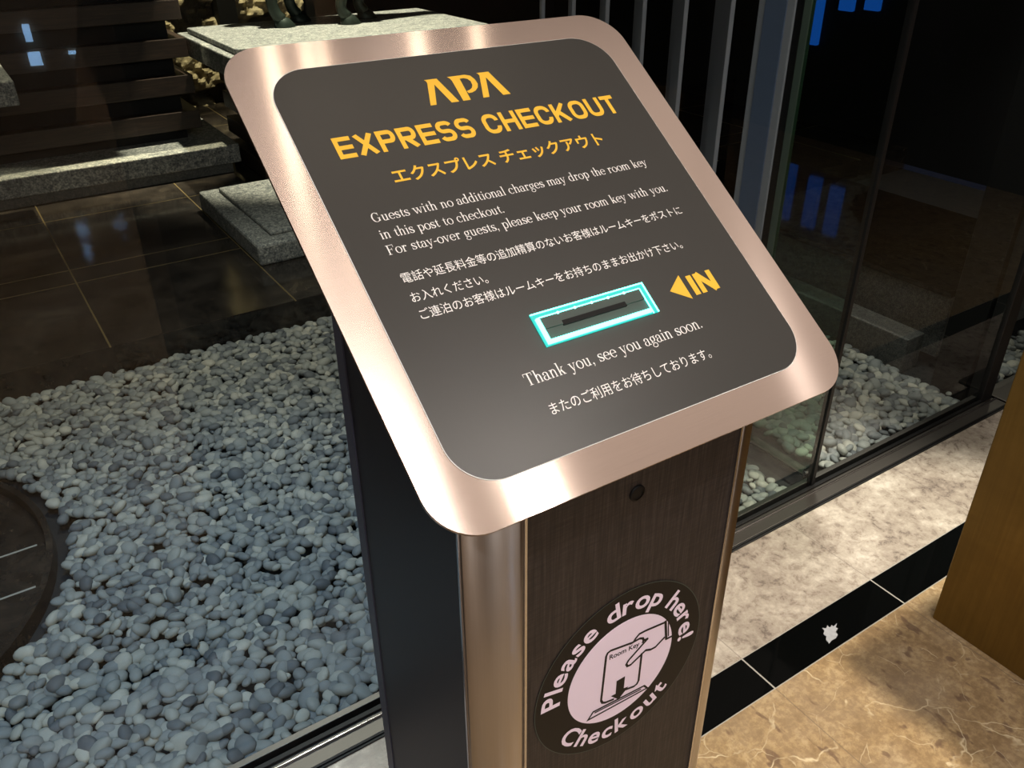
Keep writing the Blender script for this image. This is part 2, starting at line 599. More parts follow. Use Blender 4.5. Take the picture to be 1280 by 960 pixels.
# ------------------------------------------------------------------ the checkout post
PC = Vector((0.44046, 0.61919, 1.22602))      # centre of the sign plate (top of the post)
PSI, TAU = -0.01078, 0.60976
HW, HH = 0.225, 0.2494
kiosk = thing('checkout_post', 'express checkout post with tilted rose-steel sign plate and lit green key slot', 'key drop post', (0.4405, 0.61, 0))
KM = Matrix.Translation((-0.4405, -0.61, 0))


def kpart(name, bm, mat, parent=None, smooth=False):
    bmesh.ops.transform(bm, matrix=KM, verts=bm.verts)
    return obj(name, bm, mat, parent or kiosk, smooth)


def under(x, y, gap=0.0035):
    return PC.z + (y - PC.y) * math.tan(TAU) - gap / math.cos(TAU)


BX0, BX1, BY0, BY1, RC = 0.270, 0.611, 0.460, 0.745, 0.041
Z0 = 0.014
# woven front panel
bm = bmesh.new()
prism(bm, [(BX0 + RC + 0.002, BY0 + 0.0015), (BX1 - RC - 0.002, BY0 + 0.0015), (BX1 - RC - 0.002, BY0 + 0.016), (BX0 + RC + 0.002, BY0 + 0.016)], Z0, under)
front = kpart('front_panel', bm, M['weave'])
# side and back panels
for x0, x1 in ((BX0 + 0.001, BX0 + 0.016), (BX1 - 0.016, BX1 - 0.001)):
    bm = bmesh.new()
    prism(bm, [(x0, BY0 + RC + 0.002), (x1, BY0 + RC + 0.002), (x1, BY1 - 0.020), (x0, BY1 - 0.020)], Z0, under)
    kpart('side_panel', bm, M['laminate'])
bm = bmesh.new()
prism(bm, [(BX0 + 0.016, BY1 - 0.016), (BX1 - 0.016, BY1 - 0.016), (BX1 - 0.016, BY1 - 0.002), (BX0 + 0.016, BY1 - 0.002)], Z0, under)
kpart('back_panel', bm, M['laminate'])
for x0, x1 in ((BX0 - 0.0005, BX0 + 0.016), (BX1 - 0.016, BX1 + 0.0005)):
    bm = bmesh.new()
    prism(bm, [(x0, BY1 - 0.0195), (x1, BY1 - 0.0195), (x1, BY1), (x0, BY1)], Z0, under)
    kpart('edge_strip', bm, M['lamedge'])
# quarter-round steel corner profiles with thin beads at both ends


def corner(cx, cy, a0, name):
    bm = bmesh.new()
    out = [(cx + RC * math.cos(math.radians(a0 + 90 * k / 14)), cy + RC * math.sin(math.radians(a0 + 90 * k / 14))) for k in range(15)]
    inn = [(cx + (RC - 0.004) * math.cos(math.radians(a0 + 90 * k / 14)), cy + (RC - 0.004) * math.sin(math.radians(a0 + 90 * k / 14))) for k in range(15)]
    prism(bm, out + inn[::-1], Z0, under)
    c = kpart('corner_profile', bm, M['steel'])
    me = c.data
    for p in me.polygons:
        p.use_smooth = abs(p.normal.z) < 0.1 and len(p.vertices) == 4
    for a, t in ((a0, -1), (a0 + 90, 1)):
        a = math.radians(a)
        ex, ey = cx + RC * math.cos(a), cy + RC * math.sin(a)
        tx, ty = -math.sin(a) * t, math.cos(a) * t
        nx_, ny_ = math.cos(a), math.sin(a)
        q = [(ex + nx_ * u + tx * v, ey + ny_ * u + ty * v) for u, v in ((-0.006, 0.0), (0.0012, 0.0), (0.0012, 0.0026), (-0.006, 0.0026))]
        bm = bmesh.new()
        prism(bm, q, Z0, under)
        kpart('edge_bead', bm, M['bead'], c)


corner(BX0 + RC, BY0 + RC, 180, 'left')
corner(BX1 - RC, BY0 + RC, 270, 'right')
bm = bmesh.new()
prism(bm, [(x + 0.4405, y + 0.6025) for x, y in rrect(0.20, 0.172, 0.03)], 0.0, 0.014)
kpart('base_plate', bm, M['steel'])
# lock hole in the front panel
bm = bmesh.new()
bmesh.ops.create_cone(bm, cap_ends=True, segments=28, radius1=0.0068, radius2=0.0068, depth=0.003,
                      matrix=Matrix.Translation((0.4375, BY0 + 0.0015, 1.0115)) @ Matrix.Rotation(math.pi / 2, 4, 'X'))
hole = kpart('key_hole', bm, M['black'], front)
bm = bmesh.new()
vs = []
for r_, y_ in ((0.0088, BY0 + 0.0015), (0.0086, BY0 - 0.0006), (0.0068, BY0 - 0.0006)):
    vs.append([bm.verts.new((0.4375 + r_ * math.cos(t * math.tau / 28), y_, 1.0115 + r_ * math.sin(t * math.tau / 28))) for t in range(28)])
for a, b in zip(vs[:-1], vs[1:]):
    for t in range(28):
        bm.faces.new((a[t], a[(t + 1) % 28], b[(t + 1) % 28], b[t]))
kpart('lock_ring', bm, M['black'], front, True)

# sign plate: local frame u (right), v (up the slope), n (out)
U = Vector((math.cos(PSI), math.sin(PSI), 0))
V = Vector((-math.sin(PSI) * math.cos(TAU), math.cos(PSI) * math.cos(TAU), math.sin(TAU)))
NN = U.cross(V)
PM = Matrix.Identity(4)
for i in range(3):
    PM[i][0], PM[i][1], PM[i][2], PM[i][3] = U[i], V[i], NN[i], PC[i]
bm = bmesh.new()
prism(bm, rrect(HW, HH, 0.043, 14), -0.0035, 0.0)
bmesh.ops.bevel(bm, geom=[e for e in bm.edges if all(abs(v.co.z) < 1e-5 for v in e.verts)], offset=0.0006, segments=1, affect='EDGES')
plate = obj('sign_plate', bm, M['plate'], kiosk)
plate.matrix_local = KM @ PM
bm = bmesh.new()
prism(bm, rrect(0.1912, 0.2158, 0.040, 14, 0, 0.0008), 0.0, 0.0006)
obj('face_panel', bm, M['face'], plate)
bm = bmesh.new()
a = rrect(0.1918, 0.2164, 0.0406, 14, 0, 0.0008)
b = rrect(0.1912, 0.2158, 0.040, 14, 0, 0.0008)
va = [bm.verts.new((x, y, 0.0004)) for x, y in a]
vb = [bm.verts.new((x, y, 0.0007)) for x, y in b]
for i in range(len(a)):
    j = (i + 1) % len(a)
    bm.faces.new((va[i], va[j], vb[j], vb[i]))
obj('panel_edge', bm, M['white'], plate)
ZT = 0.0009

# --- lettering


def text_mesh(body, offset=0.0, res=4):
    c = bpy.data.curves.new('lettering', 'FONT')
    c.body = body
    c.resolution_u = res
    c.offset = offset
    o = bpy.data.objects.new('lettering', c)
    COL.objects.link(o)
    dg = bpy.context.evaluated_depsgraph_get()
    me = bpy.data.meshes.new_from_object(o.evaluated_get(dg))
    bpy.data.objects.remove(o)
    bpy.data.curves.remove(c)
    me.materials.clear()
    return me


def np_verts(me):
    a = np.empty(len(me.vertices) * 3, np.float32)
    me.vertices.foreach_get('co', a)
    return a.reshape(-1, 3)


def put_text(name, body, x0, x1, base, cap, mat, parent, z=ZT, offset=0.0, kind='cap'):
    """set body so that its ink runs from x0 to x1 (metres) with baseline at base; cap = cap height"""
    me = text_mesh(body, offset)
    v = np_verts(me)
    lo, hi = v.min(0), v.max(0)
    sx = (x1 - x0) / (hi[0] - lo[0])
    sy = cap / (0.70 if kind == 'cap' else 0.82)
    v[:, 0] = x0 + (v[:, 0] - lo[0]) * sx
    v[:, 1] = base + v[:, 1] * sy
    v[:, 2] = z
    me.vertices.foreach_set('co', v.ravel())
    me.update()
    me.name = name
    return link(name, me, mat, parent)


# stroke writer: polylines turned into flat ribbons


ZJ = [0]


def hair():
    ZJ[0] = (ZJ[0] + 1) % 9
    return ZJ[0] * 1.6e-5


def ribbon(bm, pts, width, z=0.0, closed=False):
    """pts in a plane; width = number or function(direction)->width"""
    z += hair()
    P = [Vector((p[0], p[1])) for p in pts]
    n_ = len(P)
    L, R = [], []
    for i in range(n_):
        if closed:
            d0, d1 = (P[i] - P[i - 1]), (P[(i + 1) % n_] - P[i])
        else:
            d0 = P[i] - P[i - 1] if i > 0 else P[1] - P[0]
            d1 = P[i + 1] - P[i] if i < n_ - 1 else P[-1] - P[-2]
        d0 = d0.normalized() if d0.length > 0 else d1.normalized()
        d1 = d1.normalized() if d1.length > 0 else d0
        t = d0 + d1
        t = t.normalized() if t.length > 1e-6 else d0
        nrm = Vector((-t.y, t.x))
        k = 1.0 / max(0.5, math.sqrt(max(0.0, (1 + d0.dot(d1)) / 2)))
        w = (width(t) if callable(width) else width) * 0.5 * (k if not callable(width) else 1.0)
        L.append(bm.verts.new((P[i].x + nrm.x * w, P[i].y + nrm.y * w, z)))
        R.append(bm.verts.new((P[i].x - nrm.x * w, P[i].y - nrm.y * w, z)))
    for i in range(n_ if closed else n_ - 1):
        j = (i + 1) % n_
        try:
            bm.faces.new((R[i], R[j], L[j], L[i]))
        except ValueError:
            pass


def arc(cx, cy, rx, ry, a0, a1, n_=14):
    return [(cx + rx * math.cos(math.radians(a0 + (a1 - a0) * k / n_)), cy + ry * math.sin(math.radians(a0 + (a1 - a0) * k / n_))) for k in range(n_ + 1)]


TH, HR = 0.088, 0.030


def pen(t):
    return HR + (TH - HR) * abs(t.y) ** 1.6


def flat(bm, pts):
    h = hair()
    bm.faces.new([bm.verts.new((x, y, h)) for x, y in pts])


def serif_glyph(bm, ch):
    """modern-style serif letters: thick uprights, hairline joins, slab feet. returns advance width"""
    xh, cap, asc = 0.46, 0.70, 0.74

    def stem(x, y0, y1, w=TH):
        flat(bm, [(x - w / 2, y0), (x + w / 2, y0), (x + w / 2, y1), (x - w / 2, y1)])

    def foot(x, y, l=0.085, r_=0.085, up=False):
        t = HR
        y0, y1 = (y - t, y) if up else (y, y + t)
        flat(bm, [(x - l, y0), (x + r_, y0), (x + r_, y1), (x - l, y1)])

    def rb(pts, w=pen):
        ribbon(bm, pts, w)

    def dot(x, y, r_=0.052):
        flat(bm, [(x + r_ * math.cos(k * math.tau / 14), y + r_ * math.sin(k * math.tau / 14)) for k in range(14)])

    def bowl(cx, cy, rx, ry):
        ribbon(bm, arc(cx, cy, rx, ry, 0, 360, 30)[:-1], pen, closed=True)

    if ch == ' ':
        return 0.30
    if ch == '.':
        dot(0.10, 0.05)
        return 0.24
    if ch == ',':
        dot(0.10, 0.05)
        rb([(0.135, 0.05), (0.13, -0.03), (0.08, -0.12)], 0.035)
        return 0.24
    if ch == '-':
        flat(bm, [(0.04, 0.20), (0.27, 0.20), (0.27, 0.26), (0.04, 0.26)])
        return 0.31
    if ch in 'oe':
        if ch == 'o':
            bowl(0.26, 0.23, 0.20, 0.225)
            return 0.52
        rb(arc(0.25, 0.23, 0.19, 0.225, 0, 320, 26))
        flat(bm, [(0.07, 0.235), (0.46, 0.235), (0.46, 0.265), (0.07, 0.265)])
        return 0.49
    if ch == 'c':
        rb(arc(0.25, 0.23, 0.19, 0.225, 52, 320, 24))
        dot(0.385, 0.37, 0.048)
        return 0.47
    if ch == 's':
        rb(arc(0.20, 0.335, 0.13, 0.12, 35, 200, 12) + arc(0.20, 0.125, 0.15, 0.115, 65, -160, 16))
        rb([(0.08, 0.33), (0.14, 0.265), (0.28, 0.20), (0.345, 0.12)], 0.088)
        stem(0.335, 0.30, 0.46, 0.028)
        stem(0.045, 0.0, 0.17, 0.028)
        return 0.41
    if ch == 'a':
        rb(arc(0.20, 0.32, 0.14, 0.13, 165, 0, 12))
        stem(0.335, 0.07, 0.33)
        rb(arc(0.19, 0.125, 0.145, 0.125, 80, 360, 18))
        rb([(0.335, 0.10), (0.36, 0.03), (0.41, 0.015), (0.46, 0.05)], 0.04)
        dot(0.085, 0.345, 0.045)
        return 0.48
    if ch in 'nmhu':
        if ch == 'u':
            stem(0.13, 0.12, xh)
            foot(0.10, xh, 0.07, 0.03, True)
            rb(arc(0.25, 0.14, 0.12, 0.14, 180, 330, 12))
            stem(0.40, 0.0, xh)
            foot(0.40, xh, 0.10, 0.0, True)
            foot(0.42, 0.0, 0.02, 0.08)
            return 0.56
        top = asc if ch == 'h' else xh
        stem(0.13, 0.0, top)
        foot(0.10, top, 0.07, 0.03, True)
        foot(0.13, 0.0)
        xx = 0.13
        for _ in range(2 if ch == 'm' else 1):
            rb(arc(xx + 0.15, 0.30, 0.12, 0.155, 165, 0, 12))
            stem(xx + 0.27, 0.0, 0.31)
            foot(xx + 0.27, 0.0)
            xx += 0.27
        return xx + 0.15
    if ch == 'r':
        stem(0.13, 0.0, xh)
        foot(0.10, xh, 0.07, 0.03, True)
        foot(0.13, 0.0, 0.085, 0.11)
        rb(arc(0.27, 0.31, 0.11, 0.14, 170, 70, 8))
        dot(0.335, 0.40, 0.05)
        return 0.41
    if ch == 'i':
        stem(0.13, 0.0, xh)
        foot(0.10, xh, 0.07, 0.03, True)
        foot(0.13, 0.0)
        dot(0.13, 0.62)
        return 0.27
    if ch == 'l':
        stem(0.13, 0.0, asc)
        foot(0.10, asc, 0.07, 0.03, True)
        foot(0.13, 0.0)
        return 0.27
    if ch == 't':
        stem(0.15, 0.10, xh + 0.02)
        rb([(0.15, 0.12), (0.165, 0.04), (0.22, 0.015), (0.30, 0.07)], 0.045)
        flat(bm, [(0.03, xh - HR), (0.30, xh - HR), (0.30, xh), (0.03, xh)])
        flat(bm, [(0.105, xh), (0.195, xh), (0.195, 0.63)])
        return 0.34
    if ch in 'dg':
        if ch == 'd':
            rb(arc(0.24, 0.23, 0.18, 0.225, 40, 320, 22))
            stem(0.40, 0.0, asc)
            foot(0.38, asc, 0.09, 0.02, True)
            foot(0.42, 0.0, 0.02, 0.08)
            return 0.55
        bowl(0.22, 0.30, 0.14, 0.15)
        rb([(0.11, 0.18), (0.07, 0.11), (0.11, 0.06), (0.30, 0.04), (0.38, -0.02), (0.38, -0.10)], 0.05)
        rb(arc(0.21, -0.10, 0.17, 0.11, 0, -250, 18), 0.045)
        rb([(0.32, 0.42), (0.38, 0.46), (0.44, 0.44)], 0.04)
        return 0.47
    if ch == 'p':
        stem(0.13, -0.22, xh)
        foot(0.10, xh, 0.07, 0.03, True)
        foot(0.13, -0.22)
        rb(arc(0.29, 0.23, 0.17, 0.225, 145, -145, 22))
        return 0.53
    if ch in 'vyw':
        n_ = 2 if ch == 'w' else 1
        xx = 0.08
        for _ in range(n_):
            flat(bm, [(xx - 0.05, xh), (xx + 0.05, xh), (xx + 0.20, 0.0), (xx + 0.13, 0.0)])
            flat(bm, [(xx + 0.31, xh), (xx + 0.345, xh), (xx + 0.19, 0.0), (xx + 0.15, 0.0)])
            foot(xx, xh, 0.09, 0.10, True)
            xx += 0.29
        foot(xx + 0.04, xh, 0.08, 0.08, True)
        if ch == 'y':
            rb([(0.25, 0.02), (0.19, -0.13), (0.12, -0.19), (0.07, -0.16)], 0.036)
            dot(0.075, -0.15, 0.045)
        return xx + 0.13
    if ch == 'k':
        stem(0.13, 0.0, asc)
        foot(0.10, asc, 0.07, 0.03, True)
        foot(0.13, 0.0)
        rb([(0.16, 0.17), (0.38, xh - 0.02)], 0.036)
        flat(bm, [(0.21, 0.27), (0.30, 0.32), (0.47, 0.0), (0.36, 0.0)])
        foot(0.38, xh, 0.08, 0.08, True)
        foot(0.43, 0.0, 0.10, 0.08)
        return 0.54
    if ch in 'TF':
        if ch == 'T':
            stem(0.32, 0.0, cap, 0.10)
            foot(0.32, 0.0, 0.12, 0.12)
            flat(bm, [(0.04, cap - 0.034), (0.60, cap - 0.034), (0.60, cap), (0.04, cap)])
            for x in (0.055, 0.585):
                stem(x, cap - 0.19, cap, 0.03)
            return 0.66
        stem(0.16, 0.0, cap, 0.10)
        foot(0.16, 0.0, 0.12, 0.13)
        foot(0.12, cap, 0.09, 0.45, True)
        flat(bm, [(0.18, 0.35), (0.40, 0.35), (0.40, 0.38), (0.18, 0.38)])
        stem(0.41, 0.27, 0.47, 0.028)
        stem(0.56, cap - 0.19, cap, 0.03)
        return 0.62
    if ch == 'G':
        ribbon(bm, arc(0.34, 0.35, 0.27, 0.34, 42, 325, 28), lambda t: HR + (0.10 - HR) * abs(t.y) ** 1.6)
        stem(0.56, 0.05, 0.30, 0.095)
        foot(0.56, 0.31, 0.13, 0.10, True)
        stem(0.56, 0.47, 0.69, 0.03)
        return 0.74
    return 0.4


def put_serif(name, body, x0, x1, base, cap, mat, parent):
    bm = bmesh.new()
    x = 0.0
    for ch in body:
        k = len(bm.verts)
        w = serif_glyph(bm, ch)
        bm.verts.ensure_lookup_table()
        for v in bm.verts[k:]:
            v.co.x += x
        x += w
    xs_ = [v.co.x for v in bm.verts]
    lo, hi = min(xs_), max(xs_)
    s = cap / 0.70
    sx = (x1 - x0) / (hi - lo)
    for v in bm.verts:
        v.co = Vector((x0 + (v.co.x - lo) * sx, base + v.co.y * s, ZT + v.co.z))
    me = bpy.data.meshes.new(name)
    bm.normal_update()
    for f in bm.faces:
        if f.normal.z < 0:
            f.normal_flip()
    bm.to_mesh(me)
    bm.free()
    return link(name, me, mat, parent)


def put_polys(name, polys, mat, parent, z=ZT):
    bm = bmesh.new()
    for p in polys:
        f = bm.faces.new([bm.verts.new((x, y, z)) for x, y in p])
        f.normal_update()
        if f.normal.z < 0:
            f.normal_flip()
    bmesh.ops.triangulate(bm, faces=bm.faces)
    me = bpy.data.meshes.new(name)
    bm.to_mesh(me)
    bm.free()
    return link(name, me, mat, parent)


mmm = 0.001


def mm(pts):
    return [(x * mmm, y * mmm) for x, y in pts]


# emblem letters at the top
A1 = [(-40.0, 184.6), (-26.0, 184.6), (-15.9, 152.6), (-24.3, 152.6), (-31.8, 177.5), (-41.0, 152.6), (-47.5, 152.6), (-38.1, 180.8), (-38.5, 182.8)]
PS = [(-14.3, 184.8), (-4.7, 184.8), (-1.8, 180.6), (-2.8, 152.6), (-11.3, 152.6), (-11.2, 179.3), (-12.0, 182.4)]
PB = [(-4.7, 184.8), (5.6, 184.9), (11.2, 183.0), (14.1, 177.5), (14.5, 171.4), (12.2, 166.8), (7.8, 163.1), (3.2, 161.4), (-0.9, 161.1), (-1.8, 164.1), (2.2, 165.1), (5.7, 167.3), (7.9, 170.8), (8.4, 175.7), (6.4, 179.1), (2.5, 180.7), (-1.8, 180.6)]
A2 = [(19.6, 185.0), (33.6, 185.0), (43.8, 152.8), (35.0, 152.8), (27.2, 178.1), (18.7, 152.8), (11.7, 152.8), (21.5, 181.4), (21.0, 183.7)]
put_polys('logo', [mm(A1), mm(PS), mm(PB), mm(A2)], M['yellow'], plate)

# extended sans heading drawn with square-shouldered strokes


def squircle(w, h, r, stroke, n_=6):
    """closed rounded-rect centre line"""
    return rrect(w / 2 - stroke / 2, h / 2 - stroke / 2, r, n_, w / 2, h / 2)


def heading(name, body, x0, x1, base, h, mat, parent):
    bm = bmesh.new()
    st_ = 0.195
    adv = {'E': .86, 'X': .98, 'P': .90, 'R': .93, 'S': .90, 'C': .92, 'H': .92, 'K': .94, 'O': .96, 'U': .92, 'T': .84, ' ': .42}
    x = 0.0

    def bar(a, b, w=st_):
        ribbon(bm, [a, b], w)

    for ch in body:
        w = adv[ch] - 0.12
        k = len(bm.verts)
        e = st_ / 2
        if ch == 'E':
            bar((e, 0), (e, 1))
            for y in (e, 0.5, 1 - e):
                bar((e, y), (w, y))
        elif ch == 'X':
            bar((0.11, 0), (w - 0.11, 1), 0.23)
            bar((w - 0.11, 0), (0.11, 1), 0.23)
        elif ch in 'PR':
            bar((e, 0), (e, 1))
            ribbon(bm, [(e, 1 - e), (w - 0.25, 1 - e)] + arc(w - 0.25, 0.69, 0.25 - e, 0.31 - e, 90, -90, 10) + [(e, 0.38 + e)], st_)
            if ch == 'R':
                ribbon(bm, [(w * 0.42, 0.46), (w - 0.13, 0.0)], 0.24)
        elif ch == 'S':
            ru = 0.20125
            ribbon(bm, arc(w - e - ru, 0.70125, ru, ru, 22, 90, 8) + arc(e + ru, 0.70125, ru, ru, 90, 270, 14)
                   + arc(w - e - ru, 0.29875, ru, ru, 90, -90, 14) + arc(e + ru, 0.29875, ru, ru, 270, 202, 8), st_)
        elif ch in 'CO':
            if ch == 'O':
                ribbon(bm, squircle(w, 1, 0.26, st_, 8), st_, closed=True)
            else:
                ribbon(bm, [(w - e, 0.64)] + arc(w - 0.36, 0.64, 0.36 - e, 0.36 - e, 0, 90, 10) + arc(0.36, 0.64, 0.36 - e, 0.36 - e, 90, 180, 10)
                       + arc(0.36, 0.36, 0.36 - e, 0.36 - e, 180, 270, 10) + arc(w - 0.36, 0.36, 0.36 - e, 0.36 - e, 270, 360, 10) + [(w - e, 0.36)], st_)
        elif ch == 'H':
            bar((e, 0), (e, 1))
            bar((w - e, 0), (w - e, 1))
            bar((e, 0.5), (w - e, 0.5))
        elif ch == 'K':
            bar((e, 0), (e, 1))
            bar((e, 0.36), (w - 0.12, 1.0), 0.21)
            bar((w * 0.38, 0.55), (w - 0.10, 0.0), 0.235)
        elif ch == 'U':
            ribbon(bm, [(e, 1)] + arc(0.34, 0.34, 0.34 - e, 0.34 - e, 180, 270, 8) + arc(w - 0.34, 0.34, 0.34 - e, 0.34 - e, 270, 360, 8) + [(w - e, 1)], st_)
        elif ch == 'T':
            bar((w / 2, 0), (w / 2, 1))
            bar((0, 1 - e), (w, 1 - e))
        bm.verts.ensure_lookup_table()
        for v in bm.verts[k:]:
            v.co.x += x
        x += adv[ch]
    hi = max(v.co.x for v in bm.verts)
    for v in bm.verts:
        v.co = Vector((x0 + v.co.x / hi * (x1 - x0), base + min(1.02, max(-0.02, v.co.y)) * h, ZT + v.co.z))
    bm.normal_update()
    for f in bm.faces:
        if f.normal.z < 0:
            f.normal_flip()
    me = bpy.data.meshes.new(name)
    bm.to_mesh(me)
    bm.free()
    return link(name, me, mat, parent)


heading('heading_text', 'EXPRESS CHECKOUT', -0.1582, 0.1580, 0.1075, 0.0245, M['yellow'], plate)
put_text('japanese_heading_text', 'エクスプレス チェックアウト', -0.1205, 0.1155, 0.0725, 0.0150, M['yellow'], plate, offset=0.018, kind='jp')
for i, (s, a, b, y) in enumerate((('Guests with no additional charges may drop the room key', -.1575, .1490, .0362),
                                  ('in this post to checkout.', -.1575, -.0341, .0180),
                                  ('For stay-over guests, please keep your room key with you.', -.1583, .1531, .0014))):
    put_serif('english_notice_text', s, a, b, y, 0.0098, M['white'], plate)
for s, a, b, y in (('電話や延長料金等の追加精算のないお客様はルームキーをポストに', -.1580, .1535, -.0276),
                   ('お入れください。', -.1582, -.0845, -.0473),
                   ('ご連泊のお客様はルームキーをお持ちのままお出かけ下さい。', -.1579, .1290, -.0645)):
    put_text('japanese_notice_text', s, a, b, y, 0.0092, M['white'], plate, kind='jp')
put_polys('arrow', [mm([(84.8, -105.3), (104.2, -91.8), (104.2, -119.4)])], M['yellow'], plate)
bm = bmesh.new()
ribbon(bm, mm([(113.6, -117), (113.6, -95)]), 0.0062)
ribbon(bm, mm([(122.0, -117), (122.0, -95)]), 0.0058)
ribbon(bm, mm([(122.6, -95.4), (137.8, -116.6)]), 0.0066)
ribbon(bm, mm([(138.4, -117), (138.4, -95)]), 0.0058)
for v in bm.verts:
    v.co.z += ZT
obj('in_text', bm, M['yellow'], plate)
put_serif('thanks_text', 'Thank you, see you again soon.', -.0994, .0955, -.1498, 0.0114, M['white'], plate)
put_text('japanese_thanks_text', 'またのご利用をお待ちしております。', -.0913, .0865, -.1795, 0.0100, M['white'], plate, kind='jp')

# lit key slot: recessed block inside a glowing acrylic frame
cx, cy, fw, fh = -0.0028, -0.1054, 0.0627, 0.0165
SB = (-0.0588, 0.0532, -0.1158, -0.0951)
box('slot_block', (cx - 0.056, cx + 0.056, cy - 0.0110, cy + 0.0110, 0.0006, 0.0012), M['slotgrey'], plate)
box('slot_step', (cx - 0.056, cx + 0.056, cy - 0.0002, cy + 0.0110, 0.0012, 0.0024), M['slotgrey'], plate)
box('card_slot', (-0.0392, 0.0312, -0.1072, -0.1024, 0.0012, 0.0026), M['black'], plate)
for d, mt in (((cx - fw, cx + fw, cy + 0.0110, cy + fh, 0.0006, 0.0018), 'cyan'),
              ((cx + 0.056, cx + fw, cy - fh, cy + 0.0110, 0.0006, 0.0018), 'cyan'),
              ((cx - fw, cx + 0.0555, cy - fh, cy - 0.0148, 0.0006, 0.0018), 'cyan'),
              ((cx - fw, cx - 0.0600, cy - 0.0148, cy + 0.0110, 0.0006, 0.0018), 'cyan'),
              ((cx - 0.0600, cx + 0.0555, cy - 0.0148, cy - 0.0114, 0.0006, 0.0044), 'cyan_hot'),
              ((cx - 0.0600, cx - 0.0566, cy - 0.0114, cy + 0.0110, 0.0006, 0.0044), 'cyan_hot')):
    box('light_frame', d, M[mt], plate, 0.0004)
for d in ((cx - fw, cx + fw, cy + fh - 0.0012, cy + fh, 0.0018, 0.0030), (cx + fw - 0.0012, cx + fw, cy - fh, cy + fh, 0.0018, 0.0030),
          (cx - 0.056, cx + 0.056, cy + 0.0108, cy + 0.0120, 0.0018, 0.0028), (cx + 0.0558, cx + 0.057, cy - fh, cy + 0.0115, 0.0018, 0.0028)):
    box('light_rim', d, M['cyan_hot'], plate, 0.0003)
for k in range(5):
    bm = bmesh.new()
    bmesh.ops.create_uvsphere(bm, u_segments=10, v_segments=6, radius=0.0014, matrix=Matrix.Translation((cx - 0.036 + 0.0185 * k, cy + 0.0112, 0.0026)))
    obj('led', bm, M['led'], plate, True)

# --- round sticker on the front panel
SM = Matrix.Identity(4)
SM[0][0], SM[1][0], SM[2][0] = 1, 0, 0
SM[0][1], SM[1][1], SM[2][1] = 0, 0, 1
SM[0][2], SM[1][2], SM[2][2] = 0, -1, 0
SM[0][3], SM[1][3], SM[2][3] = 0.4365, BY0 + 0.0012, 0.7760


def disc(name, r_, z0, z1, mat, parent):
    bm = bmesh.new()
    prism(bm, [(r_ * math.cos(k * math.tau / 96), r_ * math.sin(k * math.tau / 96)) for k in range(96)], z0, z1)
    return obj(name, bm, mat, parent)


sticker = disc('sticker', 0.1120, 0.0, 0.0006, M['stick_b'], kiosk)
sticker.matrix_local = KM @ SM
bm = bmesh.new()
ribbon(bm, [(0.1122 * math.cos(k * math.tau / 96), 0.1122 * math.sin(k * math.tau / 96)) for k in range(96)], 0.0007, 0.0007, closed=True)
obj('sticker_edge', bm, M['slotgrey'], sticker)
disc('white_disc', 0.0710, 0.0006, 0.0009, M['stick_w'], sticker)


def curved(name, body, a_start, a_end, r0, cap, mat, inward=False, offset=0.03):
    """letters along a circle; upright on the top arc, feet outward on the bottom arc"""
    chars, wid, los = [], [], []
    for ch in body:
        if ch == ' ':
            chars.append(None)
            wid.append(0.30)
            los.append(0)
            continue
        me = text_mesh(ch, offset)
        v = np_verts(me)
        chars.append((v, [tuple(p.vertices) for p in me.polygons]))
        wid.append(v[:, 0].max() - v[:, 0].min() + 0.085)
        los.append(v[:, 0].min())
        bpy.data.meshes.remove(me)
    tot = sum(wid) - 0.085
    s = cap / 0.72
    VV, FF = [], []
    x = 0.0
    for c, w, lo in zip(chars, wid, los):
        if c is not None:
            v, fs = c
            b0 = len(VV)
            for q in v:
                t = (x + q[0] - lo) / tot
                xm = x + (w - 0.085) / 2
                tm = xm / tot
                a = math.radians(a_start + (a_end - a_start) * tm)
                lx = (x + q[0] - lo - xm) * abs(math.radians(a_end - a_start)) * r0 / tot
                ly = q[1] * s
                if not inward:   # top arc, clockwise
                    rad, tan = Vector((math.cos(a), math.sin(a))), Vector((math.sin(a), -math.cos(a)))
                    p = rad * (r0 - cap * 0.42 + ly) + tan * lx
                else:            # bottom arc, anticlockwise
                    rad, tan = Vector((math.cos(a), math.sin(a))), Vector((-math.sin(a), math.cos(a)))
                    p = rad * (r0 + cap * 0.42 - ly) + tan * lx
                VV.append((p.x, p.y, 0.0009))
            FF += [tuple(b0 + k for k in f) for f in fs]
        x += w
    me = bpy.data.meshes.new(name)
    me.from_pydata(VV, [], FF)
    return link(name, me, mat, sticker)


curved('sticker_text', 'Please drop here!', 180, -5, 0.0915, 0.0235, M['stick_w'], offset=0.022)
curved('sticker_text', 'Checkout', -144, -44, 0.0915, 0.0235, M['stick_w'], True, offset=0.022)

# pictogram: hand dropping a key card into a slot
bm = bmesh.new()


def line(pts, w=3.0, closed=False):
    ribbon(bm, mm(pts), w * mmm, 0.0011, closed)


